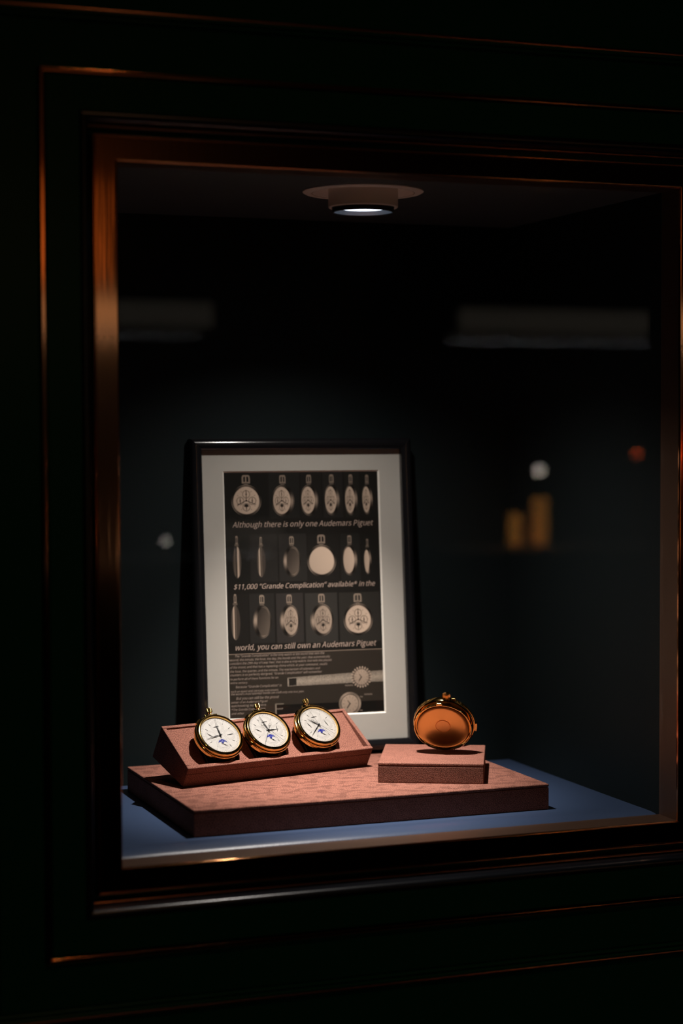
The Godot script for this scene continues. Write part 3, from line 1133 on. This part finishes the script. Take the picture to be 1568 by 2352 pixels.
# A tapering hand lying on the dial: clock angle, tail, length, width; optional ring on the tail.
func hand(parent: Node, called: String, c: Vector2, deg: float, y: float, tail: float, length: float, wid: float, leaf: bool, ring: float, m: Material) -> void:
	var st := newst()
	var t := deg_to_rad(deg)
	var f := Vector3(sin(t), 0, -cos(t))
	var s := Vector3(cos(t), 0, sin(t))
	var o := Vector3(c.x, y, c.y)
	var th := Vector3.UP * 0.00016
	var spine := []
	if leaf:
		spine = [[-tail, wid * 0.5], [0.0, wid * 0.5], [length * 0.30, wid], [length, wid * 0.08]]
	else:
		spine = [[-tail, wid], [0.0, wid * 0.8], [length, wid * 0.4]]
	for i in spine.size() - 1:
		var a: Array = spine[i]
		var b: Array = spine[i + 1]
		var q := [o + f * a[0] - s * a[1] * 0.5, o + f * a[0] + s * a[1] * 0.5, o + f * b[0] + s * b[1] * 0.5, o + f * b[0] - s * b[1] * 0.5]
		quad(st, q[0] + th, q[1] + th, q[2] + th, q[3] + th, Vector3.UP)
		quad(st, q[0], q[1], q[2], q[3], Vector3.DOWN)
		quad(st, q[0], q[3], q[3] + th, q[0] + th, -s)
		quad(st, q[1], q[2], q[2] + th, q[1] + th, s)
	if ring > 0.0:
		var cc := o - f * (tail + ring)
		for i in 20:
			var g0 := TAU * i / 20.0
			var g1 := TAU * (i + 1) / 20.0
			var e0 := f * cos(g0) + s * sin(g0)
			var e1 := f * cos(g1) + s * sin(g1)
			quad(st, cc + e0 * ring + th, cc + e1 * ring + th, cc + e1 * (ring - 0.00028) + th, cc + e0 * (ring - 0.00028) + th, Vector3.UP)
			quad(st, cc + e0 * ring, cc + e1 * ring, cc + e1 * ring + th, cc + e0 * ring + th, e0)
	put(st, called, m, parent)

func disc(st: SurfaceTool, c: Vector3, r: float, segs := 48) -> void:
	for i in segs:
		var a := Vector3(cos(TAU * i / segs), 0, sin(TAU * i / segs))
		var b := Vector3(cos(TAU * (i + 1) / segs), 0, sin(TAU * (i + 1) / segs))
		tri(st, c, c + a * r, c + b * r, Vector3.UP, Vector3.UP, Vector3.UP, Vector2(0.5, 0.5), Vector2(0.5 + a.x * 0.5, 0.5 + a.z * 0.5), Vector2(0.5 + b.x * 0.5, 0.5 + b.z * 0.5))

func crown_parts(t: Node, r: float) -> void:
	# stem, fluted crown and the two lugs of the missing bow, all towards 12 o'clock
	var st := newst()
	tube(st, Vector3(0, -0.0030, -r + 0.0010), Vector3(0, -0.0030, -r - 0.0044), 0.00115, 20)
	put(st, "stem", M.polished_gold, t)
	st = newst()
	lathe(st, [Vector2(0, 0.0), Vector2(0.0020, 0.0), Vector2(0.0030, 0.0006), Vector2(0.0034, 0.0014), Vector2(0.0034, 0.0046), Vector2(0.0029, 0.0054), Vector2(0.0014, 0.0060), Vector2(0, 0.0061)], 144, Vector3.ZERO, 0.0, TAU, 0.10, 24)
	var crown := put(st, "crown", M.polished_gold, t)
	crown.transform = Transform3D(Basis(Vector3.RIGHT, -PI / 2), Vector3(0, -0.0030, -r - 0.0034))
	for s in [-1.0, 1.0]:
		st = newst()
		rbox(st, Vector3(minf(s * 0.0022, s * 0.0078), -0.0042, -r - 0.0016), Vector3(maxf(s * 0.0022, s * 0.0078), -0.0020, -r + 0.0026), 0.0005, 2)
		put(st, "bow_lug", M.polished_gold, t)

func make_watch(label: String, hands_spec: Array) -> Node3D:
	var t := thing("pocket_watch", label, "pocket watch", "gold pocket watches in the sloping tray")
	# local: y = out of the dial, x = 3 o'clock, -z = 12 o'clock; y = 0 is the dial plane
	var st := newst()
	lathe(st, [Vector2(0, -0.0118), Vector2(0.016, -0.0116), Vector2(0.0225, -0.0105), Vector2(0.0262, -0.0088), Vector2(0.0279, -0.0068), Vector2(CASE_R, -0.0050), Vector2(CASE_R, -0.0032), Vector2(0.0281, -0.0022), Vector2(0.0272, -0.0017), Vector2(0.0262, -0.0016)], 120)
	put(st, "case", M.polished_gold, t)
	st = newst()
	lathe(st, [Vector2(0.0262, -0.0016), Vector2(0.0266, -0.0011)] + arc2(Vector2(0.0249, -0.0002), 0.0023, -20, 78, 12) + [Vector2(0.0243, 0.0022), Vector2(0.0236, 0.0022), Vector2(0.0231, 0.0012), Vector2(0.0230, -0.0002)], 120)
	put(st, "bezel", M.polished_gold, t)
	# raised slide on the band and push piece
	st = newst()
	arc_block(st, 0.0270, 0.0292, -0.0062, -0.0028, 205, 276, 30)
	put(st, "repeater_slide", M.polished_gold, t)
	st = newst()
	arc_block(st, 0.0270, 0.0296, -0.0056, -0.0026, 312, 328, 10)
	put(st, "push_piece", M.polished_gold, t)
	crown_parts(t, CASE_R)
	# dial and what lies on it
	var dn := Node3D.new()
	dn.name = "dial"
	t.add_child(dn)
	st = newst()
	disc(st, Vector3.ZERO, DIAL_R, 96)
	put(st, "dial_plate", M.ivory_dial, dn)
	for hr in [1, 2, 4, 5, 7, 8, 10, 11]:
		st = newst()
		var a := deg_to_rad(hr * 30.0)
		var f := Vector3(sin(a), 0, -cos(a))
		var s := Vector3(cos(a), 0, sin(a))
		var long := 0.0030 if hr != 7 and hr != 1 else 0.0022
		var wd := 0.00046 if hr != 7 and hr != 1 else 0.0003
		var c := f * 0.0163 + Vector3.UP * 0.0002
		quad(st, c - f * long / 2 - s * wd / 2, c + f * long / 2 - s * wd / 2, c + f * long / 2 + s * wd / 2, c - f * long / 2 + s * wd / 2, Vector3.UP)
		put(st, "hour_marker", M.black_steel, dn)
	# moon phase opening: an arch cut below by two bumps
	st = newst()
	var mc := Vector3(0, 0.00018, SUB - 0.0006)
	var mr := 0.0054
	for i in 32:
		var xs := [lerpf(-0.97, 0.97, i / 32.0), lerpf(-0.97, 0.97, (i + 1) / 32.0)]
		var q := []
		var uv := []
		for e in 2:
			var xx: float = xs[e]
			var topy := sqrt(maxf(0.0, 1.0 - xx * xx))
			var b := absf(absf(xx) - 0.56) / 0.40
			var low := 0.02 + (0.40 * sqrt(maxf(0.0, 1.0 - b * b)) if b < 1.0 else 0.0)
			if absf(xx) < 0.16:
				low = 0.02 - 0.10 * (1.0 - absf(xx) / 0.16)
			low = minf(low, topy)
			q.append(mc + Vector3(xx * mr, 0, -topy * mr))
			q.append(mc + Vector3(xx * mr, 0, -low * mr))
			uv.append(Vector2(xx * 0.5 + 0.5, 0.75 - topy * 0.6))
			uv.append(Vector2(xx * 0.5 + 0.5, 0.75 - low * 0.6))
		tri(st, q[0], q[1], q[3], Vector3.UP, Vector3.UP, Vector3.UP, uv[0], uv[1], uv[3])
		tri(st, q[0], q[3], q[2], Vector3.UP, Vector3.UP, Vector3.UP, uv[0], uv[3], uv[2])
	put(st, "moon_disc", M.blue_moon_disc, dn)
	# hands: [name, centre x, centre z, clock angle, height, tail, length, width, leaf, ring]
	for h in hands_spec:
		hand(t, h[0], Vector2(h[1], h[2]), h[3], h[4], h[5], h[6], h[7], h[8], h[9], M.black_steel)
	st = newst()
	lathe(st, [Vector2(0, 0.0), Vector2(0.0011, 0.0), Vector2(0.0011, 0.0018), Vector2(0.0008, 0.0021), Vector2(0, 0.0021)], 24)
	put(st, "hand_post", M.black_steel, t)
	# domed crystal
	st = newst()
	var dome := [Vector2(0.0234, 0.0016), Vector2(0.0232, 0.0024)]
	for i in 13:
		var rr := 0.0229 * (1.0 - i / 12.0)
		dome.append(Vector2(rr, 0.0031 + 0.0019 * (1.0 - pow(rr / 0.0229, 2.0))))
	lathe(st, dome, 96)
	put(st, "crystal", M.watch_crystal, t)
	return t

func sub_hands(a12: float, a3: float, a6: float, a9: float) -> Array:
	var o := []
	for s in [[0.0, -SUB, a12], [SUB, 0.0, a3], [0.0, SUB + 0.0002, a6], [-SUB, 0.0, a9]]:
		o.append(["small_hand", s[0], s[1], s[2], 0.0004, 0.0024, 0.0054, 0.00075, true, 0.0])
	return o

func tray_point(along: float, slope: float, height: float) -> Vector3:
	var q := P2 + SL * slope + SN * height
	return Transform3D(Basis(Vector3.UP, TR_YAW), TR_POS) * Vector3(along, q.y, -q.x)

func build_watches() -> void:
	var specs := [
		[0.0500, -1.2, "gold pocket watch at the tray end farthest from the suede block",
			[["hour_hand", 0.0, 0.0, 357.0, 0.0007, 0.003, 0.0150, 0.0011, true, 0.0], ["minute_hand", 0.0, 0.0, 257.6, 0.0010, 0.003, 0.0200, 0.0010, true, 0.0], ["seconds_hand", 0.0, 0.0, 0.9, 0.0014, 0.0045, 0.0208, 0.00042, false, 0.0]] + sub_hands(262, 85, 122, 312)],
		[0.1117, -1.4, "middle gold pocket watch of the three, its hour hand pointing at three",
			[["hour_hand", 0.0, 0.0, 88.0, 0.0007, 0.003, 0.0138, 0.0011, true, 0.0], ["minute_hand", 0.0, 0.0, 345.0, 0.0010, 0.003, 0.0205, 0.0010, true, 0.0], ["seconds_hand", 0.0, 0.0, 212.3, 0.0014, 0.0060, 0.0212, 0.00046, false, 0.0014], ["chronograph_hand", 0.0, 0.0, 140.0, 0.0018, 0.0072, 0.0205, 0.00036, false, 0.0014]] + sub_hands(262, 12, 128, 303)],
		[0.1782, 2.0, "gold pocket watch at the tray end next to the suede block",
			[["hour_hand", 0.0, 0.0, 311.0, 0.0007, 0.003, 0.0150, 0.0011, true, 0.0], ["minute_hand", 0.0, 0.0, 230.0, 0.0010, 0.003, 0.0205, 0.0010, true, 0.0], ["seconds_hand", 0.0, 0.0, 349.0, 0.0014, 0.0045, 0.0200, 0.00030, false, 0.0], ["chronograph_hand", 0.0, 0.0, 137.0, 0.0018, 0.0072, 0.0208, 0.00036, false, 0.0014]] + sub_hands(268, 342, 125, 335)]]
	var props := ["black wedge under the pocket watch farthest from the suede block", "black wedge under the middle pocket watch of the three", "black wedge under the tray's pocket watch next to the suede block"]
	for i in 3:
		var s: Array = specs[i]
		var w := make_watch(s[2], s[3])
		var al := deg_to_rad(42.0)
		var c := cos(TR_YAW)
		var sn := sin(TR_YAW)
		var r := Vector3(c, 0, -sn)
		var bk := Vector3(-sn, 0, -c)
		var u := Vector3.UP * cos(al) + bk * sin(al)
		var g := deg_to_rad(s[1])
		var r2 := r * cos(g) + u * sin(g)
		var u2 := -r * sin(g) + u * cos(g)
		w.transform = Transform3D(Basis(r2, r2.cross(u2), -u2), tray_point(s[0], 0.0312, 0.0150))
		# wedge that props the watch up
		var p := thing("watch_wedge", props[i], "wedge", "black wedges under the pocket watches")
		p.position = TR_POS
		p.rotation.y = TR_YAW
		var st := newst()
		var pts := []
		for q in [Vector2(0.0062, -0.0086), Vector2(0.0490, -0.0034), Vector2(0.0470, 0.0068), Vector2(0.0075, -0.0048)]:
			pts.append(P2 + SL * q.x + SN * q.y)
		rprism(st, pts, Vector3(s[0] - 0.0200, 0, 0), Vector3(0, 0, -1), Vector3.UP, Vector3.RIGHT, 0.0400, 0.0006, 2)
		put(st, "wedge_body", M.black_acrylic, p)

# ------------------------------------------------------------------ the open hunter watch on the small block
func build_hunter_watch() -> void:
	var t := thing("pocket_watch", "larger gold pocket watch standing on edge with its inner back cover open", "pocket watch")
	var R := 0.0342
	var yaw := -0.53
	var lean := deg_to_rad(-31.0)
	var r := Vector3(cos(yaw), 0, -sin(yaw))
	var bk := Vector3(-sin(yaw), 0, -cos(yaw))
	var u := Vector3.UP * cos(lean) + bk * sin(lean)
	var n := r.cross(u)
	var foot := Vector3(0.4300, TOP + 0.0226, -0.2235)
	# lid: local y = out of the inner face of the cover (towards the viewer and down)
	t.transform = Transform3D(Basis(r, n, -u), foot + u * (R + 0.0006))
	var st := newst()
	lathe(st, [Vector2(0, -0.0022), Vector2(0.022, -0.0018), Vector2(0.0300, -0.0004), Vector2(0.0326, 0.0010), Vector2(0.0327, 0.0020), Vector2(0.0322, 0.0026), Vector2(0.0315, 0.0025), Vector2(0.0308, 0.0014), Vector2(0.0304, 0.0011), Vector2(0.0299, 0.0015), Vector2(0.0294, 0.0013)], 128)
	put(st, "cover_rim", M.polished_gold, t)
	st = newst()
	lathe(st, [Vector2(0.0294, 0.0013), Vector2(0.0282, 0.0004), Vector2(0.0240, -0.0006), Vector2(0.0150, -0.0011), Vector2(0.0086, -0.0012)], 128)
	put(st, "cover_dish", M.satin_gold, t)
	st = newst()
	lathe(st, [Vector2(0.0086, -0.0012), Vector2(0.0084, -0.0018), Vector2(0.0080, -0.0018), Vector2(0.0078, -0.0009), Vector2(0.0, -0.0008)], 64)
	put(st, "medallion", M.engraved_gold, t)
	# thumb catch at the top and hinge leaves at the bottom of the cover
	st = newst()
	rbox(st, Vector3(-0.0056, -0.0016, -0.0352), Vector3(0.0016, 0.0030, -0.0312), 0.0012, 3)
	put(st, "thumb_catch", M.polished_gold, t)
	for s in [-1.0, 1.0]:
		st = newst()
		tube(st, Vector3(s * 0.0105, -0.0010, 0.0326), Vector3(s * 0.0185, -0.0010, 0.0288), 0.0011, 16)
		put(st, "hinge", M.polished_gold, t)
	# body of the watch behind the cover
	var body := Node3D.new()
	body.name = "case_body"
	t.add_child(body)
	body.transform = Transform3D(Basis(Vector3.RIGHT, deg_to_rad(-3.0)), Vector3(0.0006, -0.0032, 0.0004))
	st = newst()
	var br := 0.0345
	lathe(st, [Vector2(0, -0.0135), Vector2(0.020, -0.0130), Vector2(0.0285, -0.0112), Vector2(0.0322, -0.0088), Vector2(0.0334, -0.0076), Vector2(0.0330, -0.0068), Vector2(br, -0.0060), Vector2(br, -0.0012), Vector2(0.0342, -0.0004), Vector2(0.0335, 0.0), Vector2(0.0326, -0.0004), Vector2(0.0318, -0.0016), Vector2(0, -0.0018)], 128)
	put(st, "case_shell", M.polished_gold, body)
	st = newst()
	lathe(st, [Vector2(0.0338, -0.0052), Vector2(0.0354, -0.0052), Vector2(0.0354, -0.0018), Vector2(0.0338, -0.0018)], 360, Vector3.ZERO, deg_to_rad(-60), deg_to_rad(38), 0.016, 150)
	put(st, "milled_band", M.polished_gold, body)
	st = newst()
	arc_block(st, 0.0340, 0.0372, -0.0050, -0.0022, 88, 104, 8)
	put(st, "repeater_slide", M.polished_gold, body)
	st = newst()
	tube(st, Vector3(0.004, -0.0040, -br + 0.001), Vector3(0.0045, -0.0040, -br - 0.0012), 0.0016, 20)
	put(st, "stem", M.polished_gold, body)
	st = newst()
	lathe(st, [Vector2(0, 0.0), Vector2(0.0026, 0.0), Vector2(0.0042, 0.0008), Vector2(0.0047, 0.0020), Vector2(0.0047, 0.0052), Vector2(0.0040, 0.0064), Vector2(0.0020, 0.0072), Vector2(0, 0.0074)], 168, Vector3.ZERO, 0.0, TAU, 0.10, 28)
	var crown := put(st, "crown", M.polished_gold, body)
	crown.transform = Transform3D(Basis(Vector3.RIGHT, -PI / 2), Vector3(0.0045, -0.0040, -br + 0.0006))
	st = newst()
	rbox(st, Vector3(0.0100, -0.0060, -br - 0.0002), Vector3(0.0150, -0.0030, -br + 0.0044), 0.0008, 2)
	put(st, "bow_lug", M.polished_gold, body)
	# suede rest behind it, whose corner shows beside the crown
	var s2 := thing("suede_rest", "upright brown suede rest behind the open watch on the block", "rest")
	s2.position = Vector3(0.3309, TOP + 0.0222, -0.1796)
	s2.rotation.y = -0.4488
	st = newst()
	rbox(st, Vector3(0.056, 0.0002, -0.1240), Vector3(0.0917, 0.0465, -0.1135), 0.001, 3)
	put(st, "rest_body", M.brown_suede, s2)

# ------------------------------------------------------------------ ceiling lamp
const LAMP := Vector3(0.2965, H, -0.1320)

func build_downlight() -> void:
	var t := thing("recessed_downlight", "beige recessed downlight glowing in the ceiling of the display niche", "lamp")
	t.position = LAMP
	# profiles run downwards from the ceiling: negative heights
	var st := newst()
	lathe(st, [Vector2(0.0375, 0.012), Vector2(0.0524, -0.0018), Vector2(0.0532, -0.0024), Vector2(0.0534, 0.0010), Vector2(0.0542, 0.0010), Vector2(0.0544, -0.0026), Vector2(0.0610, -0.0026), Vector2(0.0636, -0.0012), Vector2(0.0636, 0.0)].map(func(v): return v), 120)
	put(st, "flange", M.beige_enamel, t)
	st = newst()
	lathe(st, [Vector2(0.0335, -0.0165), Vector2(0.0342, -0.0178), Vector2(0.0358, -0.0178), Vector2(0.0366, -0.0168), Vector2(0.0366, 0.0200)], 120)
	put(st, "tube", M.beige_enamel, t)
	st = newst()
	lathe(st, [Vector2(0.0300, 0.0040), Vector2(0.0305, -0.0222), Vector2(0.0312, -0.0228), Vector2(0.0325, -0.0222), Vector2(0.0328, 0.0040)], 120)
	put(st, "snoot", M.black_baffle, t)
	st = newst()
	lathe(st, [Vector2(0.0268, -0.0179), Vector2(0.0302, -0.0221)], 120)
	put(st, "reflector", M.dimpled_reflector, t)
	st = newst()
	lathe(st, [Vector2(0.0, -0.0181), Vector2(0.0268, -0.0179), Vector2(0.0268, -0.0150), Vector2(0.0, -0.0150)], 64)
	put(st, "lens", M.lamp_lens, t)
	st = newst()
	lathe(st, [Vector2(0.0, 0.0200), Vector2(0.0366, 0.0200), Vector2(0.0366, 0.0240), Vector2(0.0, 0.0240)], 48)
	put(st, "lamp_cap", M.black_baffle, t)
	# the beam of the lamp and the wider spill round it
	for b in [["lamp_beam", 1.22, 27.5, 0.5, 12.0], ["lamp_spill", 0.37, 60.0, 0.0, 3.0]]:
		var l := SpotLight3D.new()
		l.name = b[0]
		l.light_color = Color(1.0, 0.965, 0.93)
		l.light_energy = b[1]
		l.light_size = 0.009
		l.spot_range = 6.0
		l.spot_attenuation = 2.0
		l.spot_angle = b[2]
		l.spot_angle_attenuation = 1.0
		l.shadow_enabled = true
		t.add_child(l)
		l.position = Vector3(0, -0.0195, -0.004)
		l.basis = Basis(Vector3.BACK, deg_to_rad(b[3])) * Basis(Vector3.RIGHT, -PI / 2 + deg_to_rad(b[4]))
